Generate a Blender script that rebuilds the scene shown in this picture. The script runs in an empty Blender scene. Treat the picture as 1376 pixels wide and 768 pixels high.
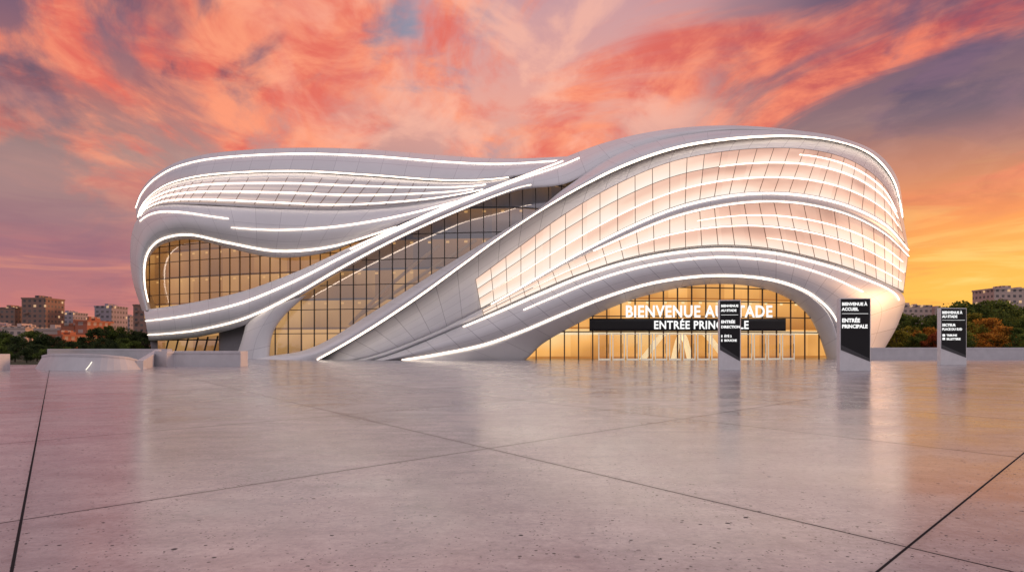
import bpy, math, random
import numpy as np
from mathutils import Vector
random.seed(4); np.random.seed(4)
sc=bpy.context.scene
sc.view_settings.view_transform='Standard'; sc.view_settings.look='None'; sc.view_settings.exposure=0
COL=sc.collection
FL=917.0; CX=688.0; HY=465.0; H=1.6

# ------------------------------------------------------------ materials
def mat(name):
    m=bpy.data.materials.new(name); m.use_nodes=True
    nt=m.node_tree; nt.nodes.clear()
    return m,nt
class N:
    def __init__(s,nt): s.nt=nt
    def new(s,t,**k):
        n=s.nt.nodes.new(t)
        for a,b in k.items(): setattr(n,a,b)
        return n
    def put(s,sock,v):
        if v is None: return
        if hasattr(v,'is_output') or isinstance(v,bpy.types.NodeSocket): s.nt.links.new(v,sock)
        else:
            if hasattr(sock,'default_value'):
                try: sock.default_value=v
                except Exception: sock.default_value=(v[0],v[1],v[2],1.0)
    def m(s,op,a,b=None,c=None,clamp=False):
        n=s.new('ShaderNodeMath',operation=op); n.use_clamp=clamp
        s.put(n.inputs[0],a); s.put(n.inputs[1],b)
        if c is not None: s.put(n.inputs[2],c)
        return n.outputs[0]
    def mix(s,f,a,b,bt='MIX'):
        n=s.new('ShaderNodeMix',data_type='RGBA',blend_type=bt)
        s.put(n.inputs[0],f)
        for i,v in ((6,a),(7,b)):
            if isinstance(v,tuple) and len(v)==3: v=v+(1,)
            s.put(n.inputs[i],v)
        return n.outputs[2]
    def ss(s,x,a,b,lo=0.,hi=1.):
        n=s.new('ShaderNodeMapRange',interpolation_type='SMOOTHSTEP')
        s.put(n.inputs[0],x)
        n.inputs[1].default_value=a;n.inputs[2].default_value=b;n.inputs[3].default_value=lo;n.inputs[4].default_value=hi
        return n.outputs[0]
    def noise(s,vec,scale,det=4,rough=.55,dist=0.):
        n=s.new('ShaderNodeTexNoise'); s.put(n.inputs['Vector'],vec)
        n.inputs['Scale'].default_value=scale;n.inputs['Detail'].default_value=det
        n.inputs['Roughness'].default_value=rough;n.inputs['Distortion'].default_value=dist
        return n.outputs[0]
    def ramp(s,x,stops):
        n=s.new('ShaderNodeValToRGB'); s.put(n.inputs[0],x)
        e=n.color_ramp.elements
        while len(e)>1: e.remove(e[-1])
        e[0].position=stops[0][0]; e[0].color=tuple(stops[0][1])+(1,)
        for p,c in stops[1:]:
            q=e.new(p); q.color=tuple(c)+(1,)
        return n.outputs[0]
    def xyz(s,v):
        n=s.new('ShaderNodeSeparateXYZ'); s.put(n.inputs[0],v); return n.outputs
    def comb(s,x,y,z):
        n=s.new('ShaderNodeCombineXYZ'); s.put(n.inputs[0],x);s.put(n.inputs[1],y);s.put(n.inputs[2],z); return n.outputs[0]
    def coord(s,k='Object'): return s.new('ShaderNodeTexCoord').outputs[k]
    def princ(s,color,rough=.5,metal=0.,spec=.5,bump=None,bstr=.2,bdist=.05,em=None,ems=0.):
        n=s.new('ShaderNodeBsdfPrincipled')
        if isinstance(color,tuple): color=color+(1,)
        s.put(n.inputs['Base Color'],color); s.put(n.inputs['Roughness'],rough); s.put(n.inputs['Metallic'],metal)
        s.put(n.inputs['Specular IOR Level'],spec)
        if bump is not None:
            b=s.new('ShaderNodeBump'); b.inputs['Strength'].default_value=bstr; b.inputs['Distance'].default_value=bdist
            s.put(b.inputs['Height'],bump); s.nt.links.new(b.outputs[0],n.inputs['Normal'])
        if em is not None:
            if isinstance(em,tuple): em=em+(1,)
            s.put(n.inputs['Emission Color'],em); s.put(n.inputs['Emission Strength'],ems)
        return n.outputs[0]
    def out(s,sh):
        o=s.new('ShaderNodeOutputMaterial'); s.nt.links.new(sh,o.inputs[0])

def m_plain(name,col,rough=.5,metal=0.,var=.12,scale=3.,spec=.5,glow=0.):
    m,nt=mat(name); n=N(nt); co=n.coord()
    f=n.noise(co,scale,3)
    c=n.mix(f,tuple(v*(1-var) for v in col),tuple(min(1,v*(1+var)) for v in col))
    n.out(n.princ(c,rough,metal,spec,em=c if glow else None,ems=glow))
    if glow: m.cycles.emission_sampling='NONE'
    return m
def m_clad(name,col,useam=3.4,wseam=.05,dark=.42,rough=.36,stag=0.):
    m,nt=mat(name); n=N(nt); uv=n.xyz(n.coord('UV')); co=n.coord()
    row=n.m('FLOOR',uv[1])
    uo=n.m('ADD',n.m('DIVIDE',uv[0],useam),n.m('MULTIPLY',row,stag))
    fu=n.m('FRACT',uo); fv=n.m('FRACT',uv[1])
    lu=n.m('LESS_THAN',fu,wseam/useam); lv=n.m('LESS_THAN',fv,.02)
    line=n.m('MAXIMUM',lu,lv)
    cell=n.comb(n.m('FLOOR',uo),row,0.)
    wn=n.new('ShaderNodeTexWhiteNoise'); nt.links.new(cell,wn.inputs['Vector'])
    pv=n.m('MULTIPLY_ADD',wn.outputs[0],.08,.94)
    dirt=n.m('MULTIPLY_ADD',n.noise(co,.25,4),.16,.92)
    k=n.m('MULTIPLY',pv,dirt)
    c=n.mix(1.,col,n.comb(k,k,k),'MULTIPLY')
    c=n.mix(n.m('MULTIPLY',line,dark),c,(.12,.11,.14))
    n.out(n.princ(c,rough,0.,.5)); return m
def m_emit(name,col,strength):
    m,nt=mat(name); n=N(nt); e=n.new('ShaderNodeEmission')
    f=n.noise(n.coord(),.6,1)
    c=n.mix(f,col,tuple(min(1,v*1.06) for v in col)); nt.links.new(c,e.inputs[0]); e.inputs[1].default_value=strength
    n.out(e.outputs[0]); return m
def m_glass(name,tint,refl):
    m,nt=mat(name); n=N(nt)
    t=n.new('ShaderNodeBsdfTransparent'); t.inputs[0].default_value=tint+(1,)
    g=n.new('ShaderNodeBsdfGlossy'); g.inputs['Roughness'].default_value=.04; g.inputs[0].default_value=(.95,.92,.95,1)
    nz=n.noise(n.coord(),.35,2)
    b=n.new('ShaderNodeBump'); b.inputs['Strength'].default_value=.05; b.inputs['Distance'].default_value=.3
    nt.links.new(nz,b.inputs['Height']); nt.links.new(b.outputs[0],g.inputs['Normal'])
    lw=n.new('ShaderNodeLayerWeight'); lw.inputs[0].default_value=.25
    f=n.m('ADD',n.m('MULTIPLY',lw.outputs[0],.6),refl,clamp=True)
    mx=n.new('ShaderNodeMixShader'); nt.links.new(f,mx.inputs[0]); nt.links.new(t.outputs[0],mx.inputs[1]); nt.links.new(g.outputs[0],mx.inputs[2])
    n.out(mx.outputs[0]); return m
def m_litpanel(name):
    m,nt=mat(name); n=N(nt); uv=n.xyz(n.coord('UV')); co=n.coord()
    fv=n.m('FRACT',uv[1]); row=n.m('FLOOR',uv[1]); colm=n.m('FLOOR',n.m('DIVIDE',uv[0],2.9))
    wn=n.new('ShaderNodeTexWhiteNoise'); nt.links.new(n.comb(colm,row,0.),wn.inputs['Vector'])
    glow=n.m('POWER',fv,1.9)
    big=n.noise(n.comb(n.m('MULTIPLY',uv[0],.07),n.m('MULTIPLY',uv[1],.5),0.),1.,3)
    left=n.ss(uv[0],5.,46.,.40,0.)
    k=n.m('ADD',n.m('MULTIPLY',glow,.70),n.m('MULTIPLY',n.ss(big,.3,.7),.32))
    k=n.m('ADD',n.m('ADD',k,left),n.m('MULTIPLY_ADD',wn.outputs[0],.16,-.08),clamp=True)
    c=n.ramp(k,[(0,(.52,.28,.205)),(.3,(.86,.52,.39)),(.6,(1.,.74,.58)),(1,(1.,.90,.79))])
    n.out(n.princ((.07,.06,.06),.45,0.,.10,em=c,ems=1.0)); m.cycles.emission_sampling='NONE'; return m
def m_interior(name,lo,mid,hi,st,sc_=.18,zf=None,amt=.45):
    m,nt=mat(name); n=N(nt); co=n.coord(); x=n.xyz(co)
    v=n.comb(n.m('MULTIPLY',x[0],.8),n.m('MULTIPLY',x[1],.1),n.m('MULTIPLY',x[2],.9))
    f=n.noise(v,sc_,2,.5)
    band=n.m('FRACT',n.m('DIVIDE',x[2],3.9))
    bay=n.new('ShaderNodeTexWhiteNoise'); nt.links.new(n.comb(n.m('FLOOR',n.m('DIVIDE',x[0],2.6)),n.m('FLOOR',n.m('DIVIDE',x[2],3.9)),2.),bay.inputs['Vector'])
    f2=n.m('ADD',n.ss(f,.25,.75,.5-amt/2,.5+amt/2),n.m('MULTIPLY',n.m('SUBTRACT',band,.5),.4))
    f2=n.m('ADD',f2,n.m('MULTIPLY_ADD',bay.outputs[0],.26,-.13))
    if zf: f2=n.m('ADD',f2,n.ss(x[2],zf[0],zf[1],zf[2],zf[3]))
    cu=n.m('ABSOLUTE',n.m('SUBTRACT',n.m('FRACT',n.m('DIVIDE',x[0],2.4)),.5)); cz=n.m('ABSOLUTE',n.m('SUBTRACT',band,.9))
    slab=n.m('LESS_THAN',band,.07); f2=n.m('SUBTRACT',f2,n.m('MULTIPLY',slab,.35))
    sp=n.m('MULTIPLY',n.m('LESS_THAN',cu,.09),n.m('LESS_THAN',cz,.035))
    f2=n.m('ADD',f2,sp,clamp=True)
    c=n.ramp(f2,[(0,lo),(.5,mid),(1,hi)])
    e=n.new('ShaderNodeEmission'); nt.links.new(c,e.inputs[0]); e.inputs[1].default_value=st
    n.out(e.outputs[0]); m.cycles.emission_sampling='NONE'; return m

M_white=m_clad('white_cladding',(.77,.765,.785))
M_white2=m_clad('front_cladding',(.71,.705,.725),2.6,.06,.6)
M_led=m_emit('led_light',(1.,.80,.64),4.2)
M_lamp=m_emit('slot_lamp_light',(1.,.84,.7),1.5)
M_lit=m_litpanel('backlit_glass_panel')
M_glassmid=m_glass('tinted_glass',(.82,.80,.80),.22)
M_glassent=m_glass('entrance_glass',(.97,.95,.92),.02)
M_glassleft=m_glass('bronze_glass',(.90,.80,.66),.14)
M_mull=m_plain('dark_mullion',(.05,.045,.045),.4,.3)
M_mullw=m_plain('pale_mullion',(.24,.15,.115),.5,0.,spec=.2)
M_mullb=m_plain('bronze_mullion',(.14,.08,.04),.4,.2)
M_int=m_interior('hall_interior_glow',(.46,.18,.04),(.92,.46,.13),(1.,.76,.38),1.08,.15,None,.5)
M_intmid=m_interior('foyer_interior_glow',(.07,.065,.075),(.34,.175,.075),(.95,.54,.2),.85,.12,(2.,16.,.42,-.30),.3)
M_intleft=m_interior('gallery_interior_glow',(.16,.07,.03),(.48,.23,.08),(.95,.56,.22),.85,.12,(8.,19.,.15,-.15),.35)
M_rib=m_plain('faint_glow_plaster',(.60,.40,.24),.6,glow=.18)  # faint emission in the plaster replaces lamp light on the foyer beams
M_ribent=m_plain('self_lit_plaster',(1.,.78,.50),.6,glow=.85)  # arches and gallery emit by themselves, standing in for hall lamps
M_darkwall=m_plain('grey_base_wall',(.26,.245,.27),.6)
M_black=m_plain('black_sign_face',(.010,.010,.012),.35,spec=.3)
M_signw=m_plain('white_sign_frame',(.70,.69,.71),.4)
M_doorf=m_plain('pale_glow_door_frame',(.80,.72,.58),.4,glow=.30)  # pale frame colour plus an added glow; the frames are no lamps
M_text=m_emit('white_lettering',(1.,.98,.96),1.1)
M_conc=m_plain('pale_concrete',(.54,.52,.55),.6,0.,.15,1.5)
M_bark=m_plain('bark',(.07,.05,.04),.9)

# ------------------------------------------------------------ helpers
def obj(name,verts,faces,m=None,parent=None,uvs=None,smooth=False,label=None,category=None,kind=None,group=None):
    me=bpy.data.meshes.new(name); me.from_pydata([tuple(map(float,v)) for v in verts],[],faces); 
    if m: me.materials.append(m)
    if uvs is not None:
        l=me.uv_layers.new(name='UVMap'); li=np.zeros(len(me.loops),dtype=np.int32); me.loops.foreach_get('vertex_index',li)
        l.data.foreach_set('uv',np.asarray(uvs,dtype=np.float32)[li].ravel())
    if smooth: me.polygons.foreach_set('use_smooth',[True]*len(me.polygons))
    me.update()
    o=bpy.data.objects.new(name,me); COL.objects.link(o)
    if parent: o.parent=parent
    if label: o['label']=label
    if category: o['category']=category
    if kind: o['kind']=kind
    if group: o['group']=group
    return o
def empty(name,loc,label,category,group=None):
    o=bpy.data.objects.new(name,None); o.location=loc; COL.objects.link(o); o['label']=label; o['category']=category
    if group:o['group']=group
    return o
def box(vs,fs,x0,x1,y0,y1,z0,z1):
    b=len(vs)
    vs+= [(x0,y0,z0),(x1,y0,z0),(x1,y1,z0),(x0,y1,z0),(x0,y0,z1),(x1,y0,z1),(x1,y1,z1),(x0,y1,z1)]
    fs+= [tuple(b+i for i in f) for f in ((0,3,2,1),(4,5,6,7),(0,1,5,4),(1,2,6,5),(2,3,7,6),(3,0,4,7))]
def cat(keys,u):
    K=np.asarray(keys,float); n=len(K); u=np.clip(np.asarray(u,float),0,n-1)
    i=np.minimum(u.astype(int),n-2); f=(u-i)[...,None]
    p1=K[i];p2=K[i+1];p0=np.where((i>0)[...,None],K[np.maximum(i-1,0)],2*p1-p2);p3=np.where((i<n-2)[...,None],K[np.minimum(i+2,n-1)],2*p2-p1)
    return .5*((2*p1)+(-p0+p2)*f+(2*p0-5*p1+4*p2-p3)*f*f+(-p0+3*p1-3*p2+p3)*f**3)
TOP=[(170,292),(182,272),(192,252),(212,232),(245,215),(300,204),(400,198.5),(500,201),(600,209),(680,213),(752,213),(800,196),(860,180),(930,170.5),(1000,169),(1070,175),(1130,185),(1175,204),(1205,240),(1214,290),(1225,330)]
_t=cat(TOP,np.linspace(0,len(TOP)-1,800)); _o=np.argsort(_t[:,0]); TX=_t[_o,0]; TY=_t[_o,1]
# facade survey: distance of the curved shell for a bearing / slope
def depth(px,py):
    px=np.asarray(px,float);py=np.asarray(py,float)
    a=np.where(px>850,(px-850)/375.,(px-850)/680.); a=np.clip(a,-.995,.995)
    d=77+24*(1-np.sqrt(1-a*a))
    w=py-np.interp(px,TX,TY); r=np.clip(1-w/85.,0,1)
    return d+12*r**2.2
def W(px,py,off=0.,zmin=-.2):
    D=depth(px,py)+off
    return np.stack([(np.asarray(px)-CX)/FL*D,D,np.maximum(H-(np.asarray(py)-HY)/FL*D,zmin)],-1)

stadium=empty('stadium',(0,0,0),'flowing white ribbon-clad stadium with glowing light lines and glazed entrance','stadium')

class Strip:
    def __init__(s,A,B,offA=0.,offB=0.,bulge=0.,edge=.4):
        assert len(A)==len(B),(len(A),len(B))
        s.A=A;s.B=B;s.n=len(A)
        s.oA=[(o,) for o in (offA if isinstance(offA,(list,tuple)) else [offA]*s.n)]
        s.oB=[(o,) for o in (offB if isinstance(offB,(list,tuple)) else [offB]*s.n)]
        s.bulge=bulge;s.edge=edge
    def pix(s,u,t):
        u=np.asarray(u,float)*(s.n-1); t=np.asarray(t,float)
        a=cat(s.A,u);b=cat(s.B,u); oa=cat(s.oA,u)[...,0];ob=cat(s.oB,u)[...,0]
        p=a*(1-t[...,None])+b*t[...,None]
        d=np.minimum(t,1-t)
        off=oa*(1-t)+ob*t+s.bulge*np.sin(np.pi*t)+s.edge*np.clip(1-d/.1,0,1)**2
        return p[...,0],p[...,1],off
    def at(s,u,t,extra=0.):
        x,y,o=s.pix(u,t); return W(x,y,o+extra)
    def led(s,t,s0=0.,s1=1.,hw=.12,n=160,hh=.09,t1=None,tp=.15):
        t1=t if t1 is None else t1; n=int(n*.7); hw*=.82
        u=np.linspace(s0,s1,n); T=np.linspace(t,t1,n); P=s.at(u,T)
        e=1e-2; du=s.at(np.clip(u+e,0,1),T)-s.at(np.clip(u-e,0,1),T); dt=s.at(u,np.clip(T+.03,0,1))-s.at(u,np.clip(T-.03,0,1))
        Nn=np.cross(du,dt); Nn/=np.linalg.norm(Nn,axis=1)[:,None]+1e-9
        sg=np.sign(-(Nn*(P-np.array([0,0,H]))).sum(1)); Nn*=sg[:,None]
        k=P[:,2]>.06; P=P[k];Nn=Nn[k]
        tubes('light_strip',[(P+Nn*.03,Nn,tp)],hw,hh,M_led,stadium)
    def build(s,name,m,parent,rows=3,Nu=180,Mv=14,rim=1.5,label=None):
        tt=np.linspace(0,1,Mv+1); uu=np.linspace(0,1,Nu+1)
        U,T=np.meshgrid(uu,tt,indexing='ij'); G=s.at(U,T)
        if rim>0:
            r0=s.at(uu,np.zeros(Nu+1),rim)[:,None]; r1=s.at(uu,np.ones(Nu+1),rim)[:,None]
            G=np.concatenate([r0,G,r1],1)
            T=np.concatenate([np.full((Nu+1,1),.001),T*.996+.002,np.full((Nu+1,1),.999)],1)
        mid=G[:,G.shape[1]//2]; L=np.concatenate([[0],np.cumsum(np.linalg.norm(np.diff(mid,axis=0),axis=1))])
        m_=G.shape[1]; V=G.reshape(-1,3)
        uv=np.stack([np.repeat(L[:,None],m_,1),T*rows+(.015 if m is not M_lit else 0)],-1).reshape(-1,2)
        Fc=[(i*m_+j,i*m_+j+1,(i+1)*m_+j+1,(i+1)*m_+j) for i in range(Nu) for j in range(m_-1)]
        return obj(name,V,Fc,m,parent,uv,True,label=label)
def tubes(name,paths,hw,hh,m,parent,label=None):
    V=[];Fc=[]
    for P,Nn,taper in paths:
        P=np.asarray(P);Nn=np.asarray(Nn)
        if len(P)<2: continue
        T=np.gradient(P,axis=0); T/=np.linalg.norm(T,axis=1)[:,None]+1e-9
        S=np.cross(T,Nn); S/=np.linalg.norm(S,axis=1)[:,None]+1e-9
        n=len(P); k=np.ones(n)*hw
        if taper:
            e=np.minimum(np.arange(n),np.arange(n)[::-1])/(n*float(taper)); k=hw*np.clip(.10+e,0,1)
        b=len(V)
        for i in range(n):
            V.append(P[i]-S[i]*k[i]-Nn[i]*hh);V.append(P[i]+S[i]*k[i]-Nn[i]*hh)
            V.append(P[i]+S[i]*k[i]*.8+Nn[i]*hh);V.append(P[i]-S[i]*k[i]*.8+Nn[i]*hh)
        for i in range(n-1):
            for j in range(4):
                Fc.append((b+i*4+j,b+i*4+(j+1)%4,b+(i+1)*4+(j+1)%4,b+(i+1)*4+j))
        Fc.append((b,b+3,b+2,b+1)); e=b+(n-1)*4; Fc.append((e,e+1,e+2,e+3))
    return obj(name,V,Fc,m,parent,label=label)
def outward(P):
    n=np.zeros_like(P); n[:,1]=-1; n[:,0]=np.clip(P[:,0]/60.,-1,1)*.8
    return n/np.linalg.norm(n,axis=1)[:,None]

# ------------------------------------------------------------ facade curves
c0=[(425,486),(462,464),(510,434),(570,394),(640,342),(720,286),(800,241),(870,211),(940,193),(1010,185),(1080,184),(1135,191),(1175,210),(1203,243),(1213,292)]
c1=[(458,487),(500,478),(545,462),(590,443),(640,418),(700,386),(760,351),(825,314),(890,284),(955,265),(1020,259),(1080,262),(1140,276),(1188,300),(1221,335)]
c2=[(490,487),(530,474),(575,456),(620,437),(665,418),(720,394),(780,369),(840,350),(905,337),(970,332),(1040,337),(1100,350),(1150,366),(1192,384),(1214,394)]
c2b=c2[:12]+[(1155,367),(1212,394),(1208,432),(1178,486)]
c3=[(505,487),(545,482.5),(595,475),(650,464),(700,447),(755,424),(815,400),(875,382),(935,373),(990,372),(1040,378),(1080,392),(1105,411),(1118,430),(1126,455),(1131,487)]

upper=Strip([(a,b-3) for a,b in c0],c1,.9,0,-.3,.2); upper.build('upper_front_panel',M_white2,stadium,rows=6,Nu=200,rim=1.)
lower=Strip(c1,c2,0,0,-.3); lower.build('middle_front_panel',M_white2,stadium,rows=3,Nu=200,rim=1.)
low=Strip(c2b,c3,[0.,0.,-.1,-.3]+[-.5]*12,[-.3,-.4,-.6,-.9]+[-1.2]*12,-1.1,.3); low.build('arch_ribbon',M_white2,stadium,rows=3,Nu=200,rim=1.6)
lipA=[(520,488)]+[(545,482.5),(595,475)]+c3[3:]
lipB=[(560,488),(600,488),(650,488),(698,487),(730,461),(770,438),(822,413),(872,396),(930,384),(985,382),(1030,389),(1064,404),(1086,424),(1098,445),(1106,466),(1113,488)]
lip=Strip(lipA,lipB,[-.3,-.4,-.6,-.9]+[-1.2]*12,[-.3,0.,.8,2.]+[2.4]*12,-.2,.2); lip.build('arch_lip',M_white,stadium,rows=1,rim=2.)
CA=[(326,486),(362,478),(402,472),(438,458),(482,431),(545,391),(605,353),(665,317),(722,282),(760,252),(830,207),(905,184),(990,174),(1070,177),(1130,187),(1178,207),(1206,243),(1215,291)]
CB=[(424,487),(434,481),(450,471),(480,453),(520,428),(570,394),(620,357),(670,320),(725,283),(790,246),(850,219),(915,198),(985,187),(1060,183),(1122,189),(1170,207),(1201,243),(1213,292)]
big=Strip(CA,CB,[.9]*8+[.7,.3]+[.0]*8,-1.5,-1.4,.35); big.build('sweeping_roof_ribbon',M_white,stadium,rows=3,Nu=240,rim=3.5)
R1A=[(193,416),(230,411),(270,404),(330,390),(400,364),(470,332),(540,301),(620,267),(700,236),(756,212.5),(812,192),(870,178),(935,170),(1000,169),(1070,175),(1130,185),(1178,205),(1206,240),(1214,290)]
R1B=[(200,458),(236,456),(275,451),(330,436),(390,406),(452,368),(530,325),(610,288),(692,257),(762,246),(832,209),(905,186),(990,176),(1070,179),(1130,189),(1178,209),(1206,245),(1214,292),(1215,296)]
off1=[2.6,2.6,2.5,2.4,2.2,1.9,1.5,1.1,.8]+[.75]*10
rib1=Strip(R1A,R1B,off1,off1,-1.4,.25); rib1.build('long_diagonal_ribbon',M_white,stadium,rows=3,Nu=240,rim=3.2)
leg=Strip([(334,420),(328,445),(322,465),(314,488)],[(412,396),(382,424),(366,450),(361,488)],2.4,2.4,-.9,.3); leg.build('ribbon_leg',M_white,stadium,rows=2,rim=2.5,Nu=40)
S1A=[(182,274),(192,252),(212,232),(245,215),(300,204),(400,198.5),(500,201),(600,209),(680,213),(770,210)]
S1B=[(184,296),(190,278),(206,260),(235,245),(290,235),(390,231),(490,236),(590,243),(655,242),(730,232)]
S2B=[(182,302),(188,291),(200,281),(222,275),(270,275),(370,280),(460,282),(550,276),(625,264),(710,245)]
b1=Strip(S1A,S1B,4.5,4.2,-1.0); b1.build('rear_roof_band',M_white,stadium,rows=2,rim=2.)
b2=Strip(S1B,S2B,5.0,5.0,.0,0.); b2.build('louvred_light_band',M_white,stadium,rows=4,rim=1.)
S3A=[(191,418),(178,375),(175,335),(181,301),(200,281),(230,275),(290,277),(380,281),(470,282),(560,275),(640,260),(715,242)]
S3B=[(203,416),(197,385),(198,355),(208,336),(228,325),(262,322),(310,334),(370,346),(430,341),(480,325),(540,302),(620,272)]
b3=Strip(S3A,S3B,4.2,4.0,-2.0,.5); b3.build('rear_wave_band',M_white,stadium,rows=3,rim=3.)
dk=Strip([(200,446),(250,444),(300,438),(350,425)],[(206,488),(250,488),(300,488),(350,488)],5.5,5.5,0,0); dk.build('recessed_base_wall',M_darkwall,stadium,rows=1,Nu=30,rim=0)

ol=[(204,488),(193,424),(179,378),(177,335),(182,300),(183,274)]+S1A[1:-1]+R1A[9:]+[(1221,335),(1213,395),(1208,432),(1178,488)]
oo=cat(ol,np.linspace(0,len(ol)-1,160)); ring=W(oo[:,0],oo[:,1],5.5)
ring[:,0]*=.985; ring[:,2]=np.where(ring[:,2]>8,ring[:,2]-.5,ring[:,2])
V=[];K=26
for k in range(K+1):
    ph=math.pi/2*k/K; c=math.cos(ph)**.6 if k<K else 0.
    for p in ring:
        V.append(((p[0]-0)*c, p[1]*(1-math.sin(ph))+ (175)*math.sin(ph), p[2]*(.75+.25*c) if p[2]>1 else p[2]))
n_=len(ring); Fc=[(k*n_+i,k*n_+i+1,(k+1)*n_+i+1,(k+1)*n_+i) for k in range(K) for i in range(n_-1)]
uv=[(v[1],v[2]/3) for v in V]
obj('rear_shell',V,Fc,M_white,stadium,uv,True)

# ------------------------------------------------------------ backlit glass on the front
g1A=[(639,375),(700,330),(760,287),(830,247),(900,218),(970,204),(1040,199),(1100,203),(1150,219),(1187,248),(1207,287)]
g1B=[(646,414),(700,385),(760,350),(830,311),(900,280),(960,264),(1020,258),(1080,261),(1140,275),(1190,300),(1216,326)]
g2A=[(648,416),(703,386),(763,352),(832,321),(900,294),(960,279),(1020,272),(1080,275),(1140,290),(1188,315),(1220,343)]
g2B=[(650,423),(706,398),(770,371),(838,348),(900,335),(965,329),(1032,333),(1095,346),(1148,362),(1190,380),(1214,391)]
def glow(A,B,rows,cols,nm):
    s=Strip(A,B,-.45,-.45,-.3,0.); o=s.build(nm,M_lit,stadium,rows=rows,Nu=200,rim=.4)
    paths=[]
    for i in range(cols+1):
        u=np.full(10,i/cols); t=np.linspace(0,1,10); P=s.at(u,t,-.03); paths.append((P,outward(P),False))
    for j in range(rows+1):
        u=np.linspace(0,1,150); P=s.at(u,np.full(150,j/rows),-.03); paths.append((P,outward(P),False))
    tubes('mullion',paths,.032,.03,M_mullw,o)
    return s
G1=glow(g1A,g1B,3,30,'upper_backlit_glazing'); G2=glow(g2A,g2B,2,30,'lower_backlit_glazing')
mrA=[(660,409),(700,386),(760,350),(830,311),(900,280),(960,264),(1020,257),(1080,260),(1140,274),(1190,299),(1221,334)]
mrB=[(661,410),(702,388),(763,354),(833,322),(900,295),(960,280),(1020,273),(1080,276),(1140,291),(1188,316),(1221,346)]
mr=Strip(mrA,mrB,-1.1,-1.1,-.5,.5); mr.build('middle_ribbon',M_white,stadium,rows=1,Nu=160,Mv=12,rim=1.)
lvA=[(189,287),(196,273),(212,260),(240,249),(290,241),(390,238),(480,241.5),(560,246),(640,247),(690,240)]
lvB=[(187,294),(194,284),(206,277),(226,272),(270,271),(370,276),(450,279),(545,273),(620,262),(695,244)]
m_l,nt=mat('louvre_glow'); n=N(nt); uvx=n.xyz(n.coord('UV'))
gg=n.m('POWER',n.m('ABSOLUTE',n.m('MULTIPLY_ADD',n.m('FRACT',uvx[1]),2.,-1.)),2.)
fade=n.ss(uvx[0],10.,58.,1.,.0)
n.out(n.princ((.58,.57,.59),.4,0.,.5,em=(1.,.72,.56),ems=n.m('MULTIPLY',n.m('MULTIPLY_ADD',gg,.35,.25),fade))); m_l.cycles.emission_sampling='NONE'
LV=Strip(lvA,lvB,4.75,4.75,0,0.); lo_=LV.build('louvre_screen',m_l,stadium,rows=5,Nu=160,rim=.3)
pp=[]
for i in range(30):
    u=np.full(8,i/29.*.8); P=LV.at(u,np.linspace(0,1,8),-.03); pp.append((P,outward(P),False))
tubes('louvre_post',pp,.022,.05,M_mullw,lo_)

# ------------------------------------------------------------ clear glazing
def glazing(nm,f,g,x0,x1,dx,zs,off,mg,mm,mi,inner,hw=.06,lean=0.):
    f=np.array(f,float);g=np.array(g,float)
    top=lambda x:np.interp(x,f[:,0],f[:,1]); bot=lambda x:np.interp(x,g[:,0],g[:,1])
    xs=np.linspace(x0,x1,120); A=[(x,top(x)) for x in xs]; B=[(x,max(bot(x),top(x)+.5)) for x in xs]
    s=Strip(A,B,off,off,0,0); o=s.build(nm,mg,stadium,rows=1,Nu=160,Mv=10,rim=0)
    paths=[]
    x=x0+dx*.5
    while x<x1:
        y0,y1=top(x),bot(x)
        if y1-y0>1:
            yy=np.linspace(y0,y1,10); P=W(np.full(10,x)+lean*(yy-y1),yy,off-.05); paths.append((P,outward(P),False))
        x+=dx
    xx=np.linspace(x0,x1,220); D=depth(xx,(top(xx)+bot(xx))/2)+off
    for z in zs:
        py=HY+(H-z)/D*FL; ok=(py>top(xx))&(py<bot(xx)); run=[]
        for i in range(len(xx)+1):
            if i<len(xx) and ok[i]: run.append(i)
            elif run:
                if len(run)>2: P=W(xx[run],py[run],off-.05); paths.append((P,outward(P),False))
                run=[]
    tubes('mullion',paths,hw,.07,mm,o)
    e=6; A2=[(x,top(x)-e) for x in xs];B2=[(x,bot(x)+e) for x in xs]
    s2=Strip(A2,B2,off+inner,off+inner,0,0); s2.build(nm.replace('glazing','inner_wall'),mi,stadium,rows=1,Nu=120,Mv=10,rim=0)
    return o,top,bot
fm=[(361,478),(364,452),(374,430),(398,404),(430,383),(460,364),(540,319),(620,281),(700,252),(745,243),(760,246)]
gm=[(361,486),(400,478),(435,463),(480,437),(545,396),(605,358),(665,322),(720,287),(750,266),(760,252)]
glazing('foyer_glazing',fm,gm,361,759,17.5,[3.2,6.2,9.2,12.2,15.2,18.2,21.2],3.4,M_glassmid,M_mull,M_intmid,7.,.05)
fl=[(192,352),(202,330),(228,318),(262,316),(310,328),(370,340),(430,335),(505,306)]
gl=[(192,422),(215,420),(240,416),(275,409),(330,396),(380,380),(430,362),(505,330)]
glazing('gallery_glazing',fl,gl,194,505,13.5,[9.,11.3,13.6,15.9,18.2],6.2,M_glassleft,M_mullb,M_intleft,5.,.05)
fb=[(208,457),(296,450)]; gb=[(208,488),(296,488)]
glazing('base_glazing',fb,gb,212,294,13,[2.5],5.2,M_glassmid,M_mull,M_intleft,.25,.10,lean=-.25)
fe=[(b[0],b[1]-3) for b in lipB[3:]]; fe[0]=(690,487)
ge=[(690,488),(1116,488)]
glazing('entrance_glazing',fe,ge,692,1116,19.0,[3.3,5.1,6.9,8.5],2.6,M_glassent,M_mullb,M_int,11.,.07)
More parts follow.
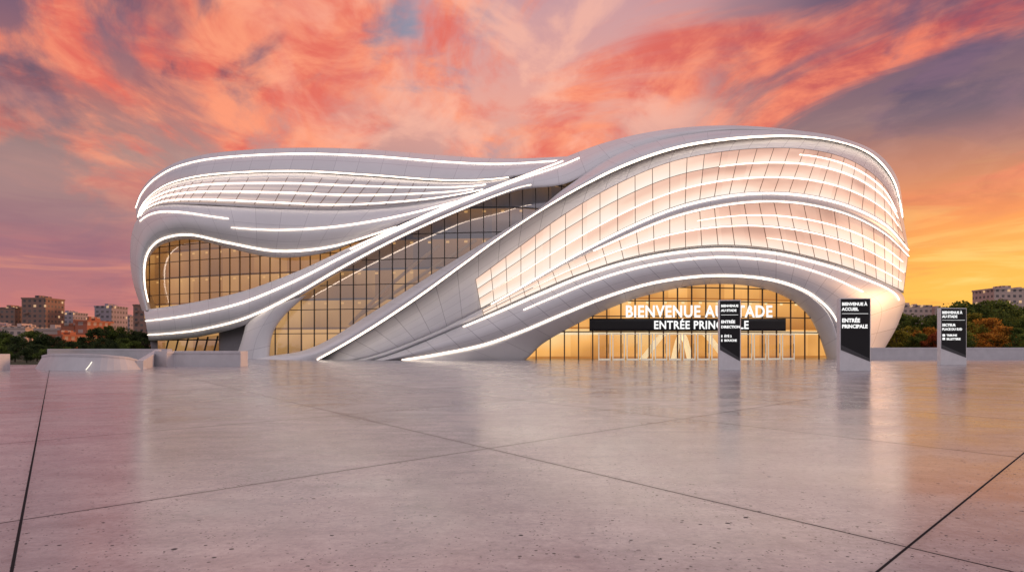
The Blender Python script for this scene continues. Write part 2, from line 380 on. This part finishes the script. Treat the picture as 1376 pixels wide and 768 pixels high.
def beams(nm,segs,w,m,off):
    for a,b,sag in segs:
        t=np.linspace(0,1,16); x=a[0]+(b[0]-a[0])*t; y=a[1]+(b[1]-a[1])*t-sag*np.sin(np.pi*t)
        P=W(x,y,off); tubes(nm,[(P,outward(P),False)],w,.25,m,stadium)
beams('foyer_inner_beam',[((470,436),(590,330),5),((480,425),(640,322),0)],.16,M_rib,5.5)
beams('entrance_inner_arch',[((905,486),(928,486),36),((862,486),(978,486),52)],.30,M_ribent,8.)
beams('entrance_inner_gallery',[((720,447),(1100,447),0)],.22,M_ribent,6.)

dz=3.1
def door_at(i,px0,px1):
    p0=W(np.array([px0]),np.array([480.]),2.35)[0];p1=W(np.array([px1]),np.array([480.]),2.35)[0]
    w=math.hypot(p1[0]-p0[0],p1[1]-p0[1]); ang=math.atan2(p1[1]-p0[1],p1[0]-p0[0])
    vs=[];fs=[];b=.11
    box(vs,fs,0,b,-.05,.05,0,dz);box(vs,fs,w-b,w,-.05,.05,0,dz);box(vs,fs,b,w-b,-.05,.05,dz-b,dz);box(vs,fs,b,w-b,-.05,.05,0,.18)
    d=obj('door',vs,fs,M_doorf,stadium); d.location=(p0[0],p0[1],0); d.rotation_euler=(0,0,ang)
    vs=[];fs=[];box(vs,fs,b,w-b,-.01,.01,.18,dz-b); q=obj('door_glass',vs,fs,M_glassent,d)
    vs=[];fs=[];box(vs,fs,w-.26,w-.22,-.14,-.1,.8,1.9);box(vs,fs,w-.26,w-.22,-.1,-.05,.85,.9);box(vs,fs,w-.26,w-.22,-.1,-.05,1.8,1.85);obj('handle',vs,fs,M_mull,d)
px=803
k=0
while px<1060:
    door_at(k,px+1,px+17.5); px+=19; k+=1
def wrap_text(txt,px0,px1,pybase,off,name,parent,m,bold=.02,hscale=1.):
    cu=bpy.data.curves.new('t','FONT'); cu.body=txt; cu.size=1; cu.offset=bold; cu.extrude=.0; cu.space_character=1.08
    cu.resolution_u=3
    to=bpy.data.objects.new('t',cu); COL.objects.link(to); dg=bpy.context.evaluated_depsgraph_get()
    me=bpy.data.meshes.new_from_object(to.evaluated_get(dg)); bpy.data.objects.remove(to)
    v=np.array([x.co[:] for x in me.vertices]); x0,x1=v[:,0].min(),v[:,0].max(); k=(px1-px0)/(x1-x0)
    X=px0+(v[:,0]-x0)*k; Y=pybase-v[:,1]*k*hscale
    P=W(X,Y,off)
    o=obj(name,P,[tuple(p.vertices) for p in me.polygons],m,parent); return o
bs=Strip([(x,427.5) for x in range(792,1068,12)],[(x,444.5) for x in range(792,1068,12)],1.95,1.95,0,0)
ban=bs.build('entrance_banner',M_black,stadium,rows=1,Nu=60,Mv=4,rim=.12,label='black banner band reading entrée principale in white letters')
wrap_text('BIENVENUE AU STADE',841,1038,425.6,1.75,'lettering',stadium,M_text,.028,1.2)
wrap_text('ENTRÉE PRINCIPALE',879,1006,441.4,1.85,'lettering',ban,M_text,.026,1.15)

# ------------------------------------------------------------ light strips
big.led(.93,0,1,.13,220)
low.led(.95,.06,.88,.12,200,tp=.08)
low.led(.08,.20,.88,.11,180,tp=.2); low.led(.34,.30,.83,.07,160,tp=.25)
mr.led(.2,0,1,.09,150); mr.led(.85,.25,1,.05,120)
rib1.led(.36,0,.52,.11,180,t1=.26,tp=.4); rib1.led(.80,0,.46,.11,170,tp=.4)
rib1.led(.12,.28,.50,.06,110,tp=.45)
b1.led(.26,0,.99,.11,160,tp=.3); b1.led(.96,.02,.93,.09,160,tp=.4)
for t,s0,s1,hw in ((.22,.02,.92,.06),(.55,.01,.90,.07),(.90,.03,.93,.065)): LV.led(t,s0,s1,hw,150,tp=.4)
b3.led(.86,.03,.88,.11,190,tp=.2)
b3.led(.10,.30,.56,.08,90,t1=.28,tp=.45)
b3.led(.48,.56,.97,.08,100,t1=.22,tp=.45)
G1.led(.14,.66,.98,.06,90,tp=.4); G1.led(.34,.50,.98,.055,120,tp=.4)
G1.led(.67,.03,.97,.06,150,tp=.4)
G2.led(.28,.46,.98,.06,110,tp=.4); G2.led(.52,.12,.99,.07,140,tp=.4); G2.led(.78,.60,.98,.055,90,tp=.4)

# ------------------------------------------------------------ ground
m_p,nt=mat('polished_plaza_concrete'); n=N(nt); co=n.coord(); x=n.xyz(co)
a=n.m('DIVIDE',n.m('ADD',n.m('MULTIPLY_ADD',x[0],1.49,x[1]),.45),10.6)
b=n.m('DIVIDE',n.m('ADD',n.m('MULTIPLY_ADD',x[0],-1.06,x[1]),-2.1),9.0)
def jl(v,per):
    f=n.m('FRACT',n.m('ADD',v,.5)); return n.m('MULTIPLY',n.m('ABSOLUTE',n.m('SUBTRACT',f,.5)),per)
d=n.m('MINIMUM',n.m('DIVIDE',jl(a,10.6),1.79),n.m('DIVIDE',jl(b,9.),1.457))
joint=n.ss(d,.009,.016,1.,0.); halo=n.ss(d,.0,.12,1.,0.)
cell=n.comb(n.m('FLOOR',a),n.m('FLOOR',b),0.)
wn=n.new('ShaderNodeTexWhiteNoise'); nt.links.new(cell,wn.inputs['Vector'])
n1=n.noise(co,.45,6,.6,.6); n2=n.noise(co,2.4,6,.68,.3); n4=n.noise(co,15.,5,.75,.3)
sv=n.comb(n.m('MULTIPLY',x[0],.25),n.m('MULTIPLY',x[1],1.),5.); n5=n.noise(sv,1.6,4,.6,.4)
def pits(scale,rad,thr):
    vor=n.new('ShaderNodeTexVoronoi'); nt.links.new(co,vor.inputs['Vector']); vor.inputs['Scale'].default_value=scale
    wr=n.xyz(vor.outputs['Color'])
    return n.m('MULTIPLY',n.m('LESS_THAN',vor.outputs['Distance'],n.m('MULTIPLY_ADD',n.m('POWER',wr[1],2.),rad,rad*.25)),n.m('GREATER_THAN',wr[0],thr))
pit=n.m('MAXIMUM',pits(5.,.11,.35),n.m('MAXIMUM',pits(14.,.20,.45),pits(30.,.26,.5)))
pit=n.m('MULTIPLY',pit,n.ss(n2,.38,.52,.35,1.))
t=n.m('ADD',n.m('MULTIPLY',n1,.34),n.m('ADD',n.m('MULTIPLY',n2,.36),n.m('ADD',n.m('MULTIPLY',n5,.30),n.m('MULTIPLY_ADD',wn.outputs[0],.09,-.045))))
c=n.ramp(t,[(.36,(.25,.24,.27)),(.46,(.345,.33,.36)),(.54,(.42,.405,.43)),(.64,(.52,.50,.52))])
sp=n.m('MULTIPLY_ADD',n4,.9,.55); c=n.mix(1.,c,n.comb(sp,sp,sp),'MULTIPLY')
c=n.mix(n.m('MULTIPLY',halo,.20),c,(.10,.09,.10))
jm=n.m('MAXIMUM',joint,n.m('MULTIPLY',pit,.92))
c=n.mix(jm,c,(.035,.032,.035))
rg=n.m('ADD',n.m('MULTIPLY_ADD',n.ss(n1,.35,.65),.07,.11),n.m('MULTIPLY',n4,.12)); rg=n.m('MAXIMUM',rg,n.m('MULTIPLY',jm,.9))
spc=n.m('MULTIPLY',n.m('SUBTRACT',1.,jm),.60)
hgt=n.m('ADD',n.m('MULTIPLY',n2,.08),n.m('MULTIPLY',n4,.12))
n.out(n.princ(c,rg,0.,spc,bump=hgt,bstr=.12,bdist=.012))
obj('plaza',[(-120,-60,0),(180,-60,0),(180,96,0),(-36,96,0),(-36,60,0),(-120,50,0)],[(0,1,2,3,4,5)],m_p,kind='structure')
m_g,nt=mat('grass_ground'); n=N(nt); co=n.coord(); f=n.noise(co,.05,4); f2=n.noise(co,2.,3)
c=n.mix(f,(.03,.045,.02),(.07,.07,.03)); c=n.mix(n.m('MULTIPLY',f2,.5),c,(.02,.03,.012)); n.out(n.princ(c,.9,bump=f2,bstr=.5))
obj('ground',[(-4000,-1500,-.15),(4000,-1500,-.15),(4000,5000,-.15),(-4000,5000,-.15)],[(0,1,2,3)],m_g,kind='structure')

# ------------------------------------------------------------ signs
def gp(px,py): 
    D=H*FL/(py-HY); return (px-CX)/FL*D,D
def flat_text(txt,x,z,size,parent,y,bold=.014):
    cu=bpy.data.curves.new('t','FONT'); cu.body=txt; cu.size=size; cu.offset=bold*size/.3; cu.resolution_u=2
    to=bpy.data.objects.new('t',cu); COL.objects.link(to); dg=bpy.context.evaluated_depsgraph_get()
    me=bpy.data.meshes.new_from_object(to.evaluated_get(dg)); bpy.data.objects.remove(to)
    v=[((x or 0)+q.co[0],y,z+q.co[1]) for q in me.vertices]
    return obj('lettering',v,[tuple(p.vertices) for p in me.polygons],M_text,parent)
M_grey=m_plain('grey_wedge',(.05,.05,.055),.4)
def totem(px,py,w,h,rot,lines,label,icon=False):
    X,D=gp(px,py); e=empty('information_sign',(X,D,0),label,'sign','information pillars on the plaza'); e.rotation_euler=(0,0,rot)
    t=.42; vs=[];fs=[]
    box(vs,fs,-w/2,w/2,-t/2,t/2,.03,h); box(vs,fs,-w/2-.03,w/2+.03,-t/2-.03,t/2+.03,-.0,.028)
    p=obj('pillar_body',vs,fs,M_signw,e)
    bm=p.modifiers.new('b','BEVEL'); bm.width=.015
    y=-t/2-.012; b=.06
    for sgn in (1,-1):
        yy=sgn*(-t/2-.012)
        q=[(-w/2+b,yy,h*.29),(w/2-b,yy,h*.13),(w/2-b,yy,h-b),(-w/2+b,yy,h-b)]
        q2=[(v[0],yy+sgn*.011,v[2]) for v in q]
        obj('display_face',q+q2,[(0,1,2,3),(0,4,5,1),(1,5,6,2),(2,6,7,3),(3,7,4,0)],M_black,e)
    q=[(-w/2+b,y-.004,h*.29),(w/2-b,y-.004,h*.13),(w/2-b,y-.004,h*.17),(-w/2+b,y-.004,h*.36)]
    obj('diagonal_stripe',q,[(0,1,2,3)],M_grey,e)
    for txt,z,s in lines: flat_text(txt,-w/2+b*2.2,h*z,s,e,y-.008)
    q=[(-w/2+b*2.2,y-.008,h*.785),(w/2-b*3,y-.008,h*.785),(w/2-b*3,y-.008,h*.79),(-w/2+b*2.2,y-.008,h*.79)]
    obj('divider_line',q,[(0,1,2,3)],M_text,e)
    if icon:
        for r_ in range(2):
            vs=[];fs=[]; box(vs,fs,-w/2+.16,-w/2+.40,y-.01,y-.006,h*.44+r_*.3,h*.44+r_*.3+.2)
            obj('pictogram',vs,fs,M_text,e)
totem(980,497,1.42,4.70,-.12,[('BIENVENUE',.90,.215),('AU STADE',.835,.215),('ENTRÉE',.67,.26),('DIRECTION',.60,.235),('E  ÉTÉ 2',.47,.2),('E  BOUCHE',.41,.2)],'slim black information pillar with white lettering before the entrance')
totem(1147,498,2.04,4.72,0.03,[('BIENVENUE À',.90,.27),('ACCUEIL',.83,.27),('ENTRÉE',.67,.34),('PRINCIPALE',.59,.32)],'wide black information pillar with white frame reading entrée principale')
totem(1279,490,2.40,4.88,0.10,[('BIENVENUE À',.90,.30),('AU STADE',.83,.30),('SECTEUR',.68,.30),('PLACE DU SUD',.61,.27),('      TRIBUNE',.505,.24),('      BILLETTERIE',.44,.24)],'distant black information pillar with pictogram beside the low wall',True)

# ------------------------------------------------------------ low walls
def wall(name,pts,h,th,label,h1=None,batter=0.):
    P=np.array(pts,float); T=np.gradient(P,axis=0); T/=np.linalg.norm(T,axis=1)[:,None]; S=np.stack([-T[:,1],T[:,0]],1)
    V=[];Fc=[];n=len(P)
    hs=np.full(n,h,float) if h1 is None else (np.interp(np.linspace(0,1,n),np.linspace(0,1,len(h1)),h1) if isinstance(h1,list) else np.linspace(h,h1,n))
    for i in range(n):
        hh=hs[i]; s=S[i]*th/2
        prof=[(-1.02-batter,-.15),(-1.,hh*.84),(-1.09,hh*.84+.01),(-1.09,hh-.03),(-1.04,hh),(1.04,hh),(1.09,hh-.03),(1.09,-.15)]
        for k,z in prof: V.append((P[i][0]+s[0]*k,P[i][1]+s[1]*k,z))
    m_=8
    for i in range(n-1):
        for j in range(m_-1): Fc.append((i*m_+j,i*m_+j+1,(i+1)*m_+j+1,(i+1)*m_+j))
    Fc.append(tuple(range(m_))[::-1]); Fc.append(tuple((n-1)*m_+j for j in range(m_)))
    return obj(name,V,Fc,M_conc,label=label,category='wall')
def gpl(l): return [gp(*q) for q in l]
def dens(l,n=24): return [tuple(v) for v in cat(l,np.linspace(0,len(l)-1,n))]
rw=wall('plaza_wall',dens(gpl([(63,494.5),(80,496.5),(120,497.),(160,496.6),(186,495.5)])),1.05,.6,'low curved pale concrete ramp wall with small light',[.95,1.1,1.1,1.05,.9,.55],1.6)
wall('plaza_wall',dens(gpl([(64,488.4),(120,487.6),(180,487.6),(228,489)])),1.36,.4,'pale concrete rear wall of the sunken ramp')
wall('plaza_wall',dens(gpl([(188,496.),(198,493.6),(206,491.6),(213,490.2)])),.6,.4,'angled pale concrete end wall of the ramp',1.35)
wall('plaza_wall',dens(gpl([(216,492.2),(240,491.6),(328,491.6)])),1.22,1.4,'straight pale concrete block wall beside the stadium base')
wall('plaza_wall',[(-36.5,44),(-33.2,44.5)],1.1,1.5,'short pale concrete wall end at the plaza edge')
wall('plaza_wall',[(43,83),(60,83.5),(90,86),(130,92)],1.45,.6,'long low pale concrete wall before the autumn trees')
X,D=gp(129,497.); 
tubes('wall_light',[(np.array([(X-.10,D-.93,.06),(X+.0,D-.70,.35),(X+.06,D-.55,.58)]),np.array([(0,-.8,.6)]*3),False)],.022,.02,M_lamp,rw)

# ------------------------------------------------------------ city
def m_bldg(name,col,win,fx=3.2,fz=3.1):
    m,nt=mat(name); n=N(nt); x=n.xyz(n.coord()); 
    s=n.m('ADD',x[0],x[1]); u=n.m('FRACT',n.m('DIVIDE',s,fx)); v=n.m('FRACT',n.m('DIVIDE',x[2],fz))
    w=n.m('MULTIPLY',n.m('MULTIPLY',n.m('GREATER_THAN',u,.3),n.m('LESS_THAN',u,.8)),n.m('MULTIPLY',n.m('GREATER_THAN',v,.35),n.m('LESS_THAN',v,.8)))
    wn=n.new('ShaderNodeTexWhiteNoise'); nt.links.new(n.comb(n.m('FLOOR',n.m('DIVIDE',s,fx)),n.m('FLOOR',n.m('DIVIDE',x[2],fz)),1.),wn.inputs['Vector'])
    wc=n.mix(n.m('MULTIPLY',wn.outputs[0],.6),win,(.25,.2,.18))
    c=n.mix(w,col,wc); k=n.m('MULTIPLY_ADD',n.noise(n.coord(),.08,3),.4,.8); c=n.mix(1.,c,n.comb(k,k,k),'MULTIPLY')
    lit=n.m('MULTIPLY',w,n.m('GREATER_THAN',wn.outputs[0],.92))
    n.out(n.princ(c,.6,em=(1.,.6,.3),ems=n.m('MULTIPLY',lit,.6))); m.cycles.emission_sampling='NONE'; return m
MB={'brown':m_bldg('brown_facade',(.27,.15,.12),(.05,.045,.055)),'grey':m_bldg('grey_facade',(.34,.27,.31),(.09,.08,.10)),'brick':m_bldg('brick_facade',(.36,.11,.06),(.45,.33,.30),4.),
    'pale':m_bldg('pale_facade',(.54,.40,.36),(.11,.10,.11)),'band':m_bldg('banded_facade',(.44,.33,.30),(.08,.07,.08),60.)}
def bldg(px0,px1,yt,D,mk,lab,depthm=18):
    x0=(px0-CX)/FL*D;x1=(px1-CX)/FL*D;h=H+(HY-yt)/FL*D-1.; w=x1-x0
    vs=[];fs=[]; box(vs,fs,0,w,0,depthm,0,h); box(vs,fs,-.3,w+.3,-.3,depthm+.3,h+.004,h+.9)
    box(vs,fs,w*.3,w*.5,depthm*.3,depthm*.7,h+.905,h+2.6); box(vs,fs,w*.7,w*.78,depthm*.4,depthm*.6,h+.905,h+2.)
    for q in range(int(h/6.2)): box(vs,fs,w*.12,w*.3,-.9,-.004,q*6.2+3.,q*6.2+4.)
    o=obj('apartment_building',vs,fs,MB[mk],label=lab,category='building',group='distant city buildings'); o.location=(x0,D,-.15)
for a in [(-8,20,412,430,'brown','brown low rise apartment block on the skyline'),(29,61,399,420,'brown','tall brown apartment tower with many windows'),
 (-30,0,436,330,'grey','grey office block behind dark trees'),(2,34,438,320,'pale','pale mid rise block with red brick neighbours'),(46,80,440,300,'band','banded office block beside the tower'),
 (74,98,419,520,'grey','wide grey office slab on the skyline'),(104,122,427,560,'pale','pale distant slab on the skyline'),(127,150,410,430,'grey','slender grey apartment tower'),(82,99,433,290,'brick','red brick apartment block with white windows'),(101,117,429,280,'brick','red brick apartment house behind trees'),
 (153,174,424,500,'grey','grey housing slab on the skyline'),(179,202,408,400,'brown','brown tower next to the stadium'),(120,148,446,300,'pale','pale low block behind trees'),(56,84,448,260,'brick','low brick terrace behind trees'),
 (1206,1252,409,420,'pale','pale long apartment block above the trees'),(1256,1286,413,460,'band','banded housing block above the trees'),
 (1336,1400,386,380,'pale','pale apartment tower with window rows above trees')]:
    bldg(*a)

# ------------------------------------------------------------ trees
def m_leaf(name,dark,light):
    m,nt=mat(name); n=N(nt); co=n.coord(); f=n.noise(co,5.,2); g=n.noise(co,40.,1)
    c=n.mix(n.ss(n.m('ADD',n.m('MULTIPLY',f,.6),n.m('MULTIPLY',g,.4)),.40,.60),dark,light)
    tr=n.new('ShaderNodeBsdfTranslucent'); nt.links.new(c,tr.inputs[0]); mx=n.new('ShaderNodeMixShader'); mx.inputs[0].default_value=.45
    nt.links.new(n.princ(c,.8,0.,.2),mx.inputs[1]); nt.links.new(tr.outputs[0],mx.inputs[2])
    n.out(mx.outputs[0]); return m
ML={'green':m_leaf('green_leaves',(.04,.065,.018),(.20,.26,.055)),'orange':m_leaf('orange_leaves',(.22,.08,.014),(.80,.42,.07)),
    'red':m_leaf('red_leaves',(.16,.035,.015),(.55,.15,.05)),'olive':m_leaf('olive_leaves',(.09,.09,.015),(.44,.40,.06)),'dark':m_leaf('dark_leaves',(.020,.036,.016),(.09,.125,.042))}
def limb(V,Fc,a,b,r0,r1,seg=7):
    a=np.array(a,float);b=np.array(b,float);d=b-a;d/=np.linalg.norm(d);s=np.cross(d,[.3,.9,.1]);s/=np.linalg.norm(s);t=np.cross(d,s);b0=len(V)
    for p,r in ((a,r0),((a+b)/2+s*r0*.3,(r0+r1)/2),(b,r1)):
        for k in range(seg): an=2*math.pi*k/seg; V.append(tuple(p+r*(math.cos(an)*s+math.sin(an)*t)))
    for j in range(2):
        for k in range(seg): Fc.append((b0+j*seg+k,b0+j*seg+(k+1)%seg,b0+(j+1)*seg+(k+1)%seg,b0+(j+1)*seg+k))
def tree_meshes(seed):
    R=np.random.RandomState(seed); V=[];Fc=[]
    limb(V,Fc,(0,0,0),(.05,.02,.45),.035,.022)
    cl=[]
    for i in range(26):
        an=R.rand()*6.28; rr=.10+.34*R.rand(); z=.22+.66*R.rand(); k=1-abs(z-.5)*1.1
        c=(math.cos(an)*rr*k*1.2,math.sin(an)*rr*k*1.2,z); cl.append((c,.10+.07*R.rand()))
        limb(V,Fc,(.03,.01,.15+.25*R.rand()),c,.014,.004,5)
    cl.append(((0,0,.89),.10))
    me=bpy.data.meshes.new('trunk'); me.from_pydata(V,[],Fc); me.materials.append(M_bark)
    LV=[];LF=[]
    for c,r in cl:
        for i in range(150):
            d=R.normal(size=3); d/=np.linalg.norm(d); p=np.array(c)+d*r*(R.rand()**.4)*np.array([1.15,1.15,.85])
            s=.015+.014*R.rand(); a=d*.4+R.normal(size=3)*.6;a/=np.linalg.norm(a);b=np.cross(a,R.normal(size=3));b/=np.linalg.norm(b); q=len(LV)
            LV+= [tuple(p-a*s),tuple(p+b*s*.8),tuple(p+a*s),tuple(p-b*s*.8)]; LF.append((q,q+1,q+2,q+3))
    cm=bpy.data.meshes.new('crown'); cm.from_pydata(LV,[],LF); cm.materials.append(ML['green'])
    return me,cm
TM=[tree_meshes(s) for s in range(5)]
def tree_at(px,yt,D,kind,lab,i):
    h=(H+(HY-yt)/FL*D+.15)/.97; X=(px-CX)/FL*D
    tm,cm=TM[i%5]
    t=bpy.data.objects.new('tree',None); t.location=(X,D,-.15); t.rotation_euler=(0,0,i*1.7); COL.objects.link(t)
    t['label']=lab; t['category']='tree'; t['group']='trees around the plaza'
    s=h; w=h*random.uniform(1.,1.3)
    t.scale=(w,w,s)
    a=bpy.data.objects.new('trunk',tm); COL.objects.link(a); a.parent=t
    b=bpy.data.objects.new('crown',cm); COL.objects.link(b); b.parent=t
    b.material_slots[0].link='OBJECT'; b.material_slots[0].material=ML[kind]
labs={'green':'leafy green tree beyond the plaza wall','orange':'autumn tree with orange leaves beyond the wall','red':'autumn tree with dark red leaves beyond the wall','olive':'tree turning yellow beyond the plaza wall','dark':'dark green leafy tree before the city blocks'}
i=0
for px,yt,D,k in [(1196,438,150,'green'),(1210,420,150,'green'),(1230,426,140,'green'),(1221,438,128,'olive'),(1245,439,122,'orange'),(1255,423,150,'green'),(1273,424,135,'green'),(1292,404,140,'green'),(1300,432,118,'olive'),(1313,420,126,'olive'),(1332,427,118,'orange'),(1327,403,150,'green'),(1348,404,140,'green'),(1366,415,122,'green'),(1384,410,130,'green'),(1343,438,110,'orange'),(1284,440,112,'green'),(1402,412,140,'green'),(1262,444,110,'red'),(1234,447,112,'green'),(1364,440,108,'green'),(1206,444,116,'olive'),(1308,408,150,'green')]:
    tree_at(px,yt,D,k,labs[k],i); i+=1
for px,yt,D,k in [(-8,442,110,'dark'),(8,447,100,'green'),(24,452,95,'dark'),(42,444,115,'green'),(60,448,105,'dark'),(78,452,110,'dark'),(96,458,95,'dark'),(112,453,120,'green'),(130,441,118,'dark'),(146,437,125,'green'),(163,439,125,'green'),(180,444,122,'dark'),(194,447,118,'dark'),(50,462,80,'dark'),(20,462,76,'dark'),(140,454,95,'dark'),(170,454,95,'green'),(115,462,85,'dark'),(0,464,72,'green'),(36,466,72,'dark'),(75,464,85,'dark'),(155,460,88,'dark'),(90,466,78,'green'),(62,468,72,'green')]:
    tree_at(px,yt,D,k,labs[k],i); i+=1

# ------------------------------------------------------------ sky
w=bpy.data.worlds.new('World'); sc.world=w; w.use_nodes=True; nt=w.node_tree; nt.nodes.clear(); n=N(nt)
g=n.coord('Generated'); x=n.xyz(g)
z=n.m('MAXIMUM',x[2],0.)
left=n.ramp(z,[(0,(.72,.24,.16)),(.05,(.50,.16,.18)),(.12,(.34,.13,.18)),(.18,(.38,.20,.20)),(.24,(.38,.22,.20)),(.30,(.42,.15,.14)),(.38,(.20,.10,.15)),(.46,(.05,.05,.11)),(1,(.30,.24,.36))])
cent=n.ramp(z,[(0,(.9,.4,.2)),(.14,(.80,.36,.28)),(.26,(.58,.31,.28)),(.33,(.82,.37,.29)),(.44,(.60,.32,.33)),(.55,(.34,.25,.34)),(1,(.40,.30,.40))])
right=n.ramp(z,[(0,(1.,.34,.05)),(.05,(1.,.52,.08)),(.10,(1.,.45,.06)),(.16,(.95,.30,.07)),(.22,(.56,.20,.11)),(.28,(.26,.14,.15)),(.36,(.14,.07,.13)),(.48,(.06,.045,.11)),(1,(.30,.24,.36))])
az=n.m('ARCTAN2',x[0],x[1])
azw=n.m('ADD',az,n.m('MULTIPLY_ADD',n.noise(g,3.,2),.5,-.25))
base=n.mix(n.ss(azw,-.50,-.10),left,cent); base=n.mix(n.ss(azw,.14,.46),base,right)
def blob(a0,z0,sa,sz,amp):
    da=n.m('DIVIDE',n.m('SUBTRACT',azw,a0),sa); dz_=n.m('DIVIDE',n.m('SUBTRACT',z,z0),sz)
    r=n.m('ADD',n.m('MULTIPLY',da,da),n.m('MULTIPLY',dz_,dz_))
    return n.m('MULTIPLY',n.m('EXPONENT',n.m('MULTIPLY',r,-1.)),amp)
den=n.m('ADD',z,.16); cx=n.m('DIVIDE',x[0],den); cy=n.m('DIVIDE',x[1],den)
v=n.comb(n.m('ADD',cx,n.m('MULTIPLY',cy,.3)),n.m('MULTIPLY',cy,.6),.3)
na=n.noise(v,1.6,7,.58,.8); nb=n.noise(n.comb(n.m('ADD',cx,5.3),n.m('MULTIPLY',cy,.7),2.1),1.45,6,.57,.9); nc=n.noise(n.comb(n.m('ADD',cx,-3.),n.m('MULTIPLY',cy,.5),7.),3.0,6,.58,.7)
nd=n.noise(n.comb(n.m('ADD',cx,1.),n.m('MULTIPLY',cy,.8),3.),5.,5,.62,.5)
hi=n.ss(z,.14,.27)
nbb=n.m('ADD',nb,n.m('ADD',n.m('ADD',blob(-.62,.46,.20,.06,.13),blob(.46,.36,.13,.06,.08)),n.m('ADD',blob(-.08,.43,.12,.035,.075),n.m('ADD',blob(.68,.42,.18,.07,.11),blob(.1,.33,.2,.07,-.05)))))
naa=n.m('ADD',na,n.m('ADD',n.m('ADD',blob(-.34,.42,.14,.07,.06),blob(.22,.36,.14,.11,.10)),n.m('ADD',blob(-.5,.27,.3,.03,.06),blob(.60,.29,.16,.04,.07))))
coral=n.m('MULTIPLY',n.ss(naa,.47,.61),n.m('MULTIPLY_ADD',hi,.82,.12))
dark=n.m('MULTIPLY',n.ss(nbb,.50,.62),n.ss(z,.20,.36,.08,.90))
lite=n.m('MULTIPLY',n.ss(nc,.48,.63),n.m('MULTIPLY',hi,.60))
lite=n.m('MULTIPLY',lite,n.ss(n.m('ABSOLUTE',n.m('ADD',az,.02)),.1,.45,1.,.14))
ca=n.mix(n.ss(az,.05,.55),(.78,.13,.085),(.50,.065,.07)); cb=n.mix(n.ss(az,.05,.55),(1.,.32,.17),(.95,.22,.11))
ccol=n.mix(n.ss(nd,.34,.66),ca,cb)
c=n.mix(coral,base,ccol); c=n.mix(lite,c,(1.,.50,.36))
dkc=n.mix(n.ss(nd,.35,.65),(.045,.052,.105),(.12,.10,.17)); dkc=n.mix(n.ss(az,.2,.4),dkc,n.mix(n.ss(nd,.35,.65),(.07,.05,.115),(.19,.095,.16)))
dkc=n.mix(n.ss(n.m('ABSOLUTE',n.m('ADD',az,.06)),.05,.28),(.25,.28,.38),dkc)
c=n.mix(n.m('MULTIPLY',dark,n.m('SUBTRACT',1.,n.m('MULTIPLY',lite,.5))),c,dkc)
st=n.noise(n.comb(n.m('MULTIPLY',az,3.5),n.m('MULTIPLY',z,26.),1.),1.,5,.6,.7)
lowz=n.ss(z,.03,.26,1.,0.)
c=n.mix(n.m('MULTIPLY',n.ss(st,.50,.66),n.m('MULTIPLY',lowz,.65)),c,n.mix(n.ss(az,.0,.5),(.74,.26,.18),(1.,.70,.20)))
c=n.mix(n.m('MULTIPLY',n.ss(st,.48,.34),n.m('MULTIPLY',lowz,.50)),c,n.mix(n.ss(az,.0,.5),(.25,.10,.16),(.88,.22,.05)))
back=n.ramp(z,[(0,(.36,.29,.32)),(.35,(.72,.655,.70)),(1,(.62,.58,.66))])
c=n.mix(n.ss(x[1],.25,-.35),c,back)
c=n.mix(n.ss(x[2],.6,.9),c,(.58,.51,.56))
bg=n.new('ShaderNodeBackground'); nt.links.new(c,bg.inputs[0]); bg.inputs[1].default_value=1.0
sky=n.new('ShaderNodeTexSky'); sky.sky_type='NISHITA'; sky.sun_disc=False; sky.sun_elevation=math.radians(4); sky.sun_rotation=math.radians(76)
bg2=n.new('ShaderNodeBackground'); nt.links.new(sky.outputs[0],bg2.inputs[0]); bg2.inputs[1].default_value=.02
ad=n.new('ShaderNodeAddShader'); nt.links.new(bg.outputs[0],ad.inputs[0]); nt.links.new(bg2.outputs[0],ad.inputs[1])
o=n.new('ShaderNodeOutputWorld'); nt.links.new(ad.outputs[0],o.inputs[0])
w.cycles.sampling_method='MANUAL'; w.cycles.sample_map_resolution=512
sl=bpy.data.lights.new('Sun','SUN'); sl.energy=1.6; sl.angle=math.radians(8); sl.color=(1.,.52,.26)
so=bpy.data.objects.new('Sun',sl); COL.objects.link(so)
d=Vector((math.sin(math.radians(76)),math.cos(math.radians(76)),math.tan(math.radians(8)))); so.rotation_euler=d.to_track_quat('Z','Y').to_euler()

# ------------------------------------------------------------ camera
cd=bpy.data.cameras.new('Camera'); cd.sensor_width=36; cd.lens=FL/1376*36; cd.shift_y=(HY-384)/1376; cd.clip_end=8000; cd.clip_start=.1
co_=bpy.data.objects.new('Camera',cd); co_.location=(0,0,H); co_.rotation_euler=(math.pi/2,0,0); COL.objects.link(co_); sc.camera=co_
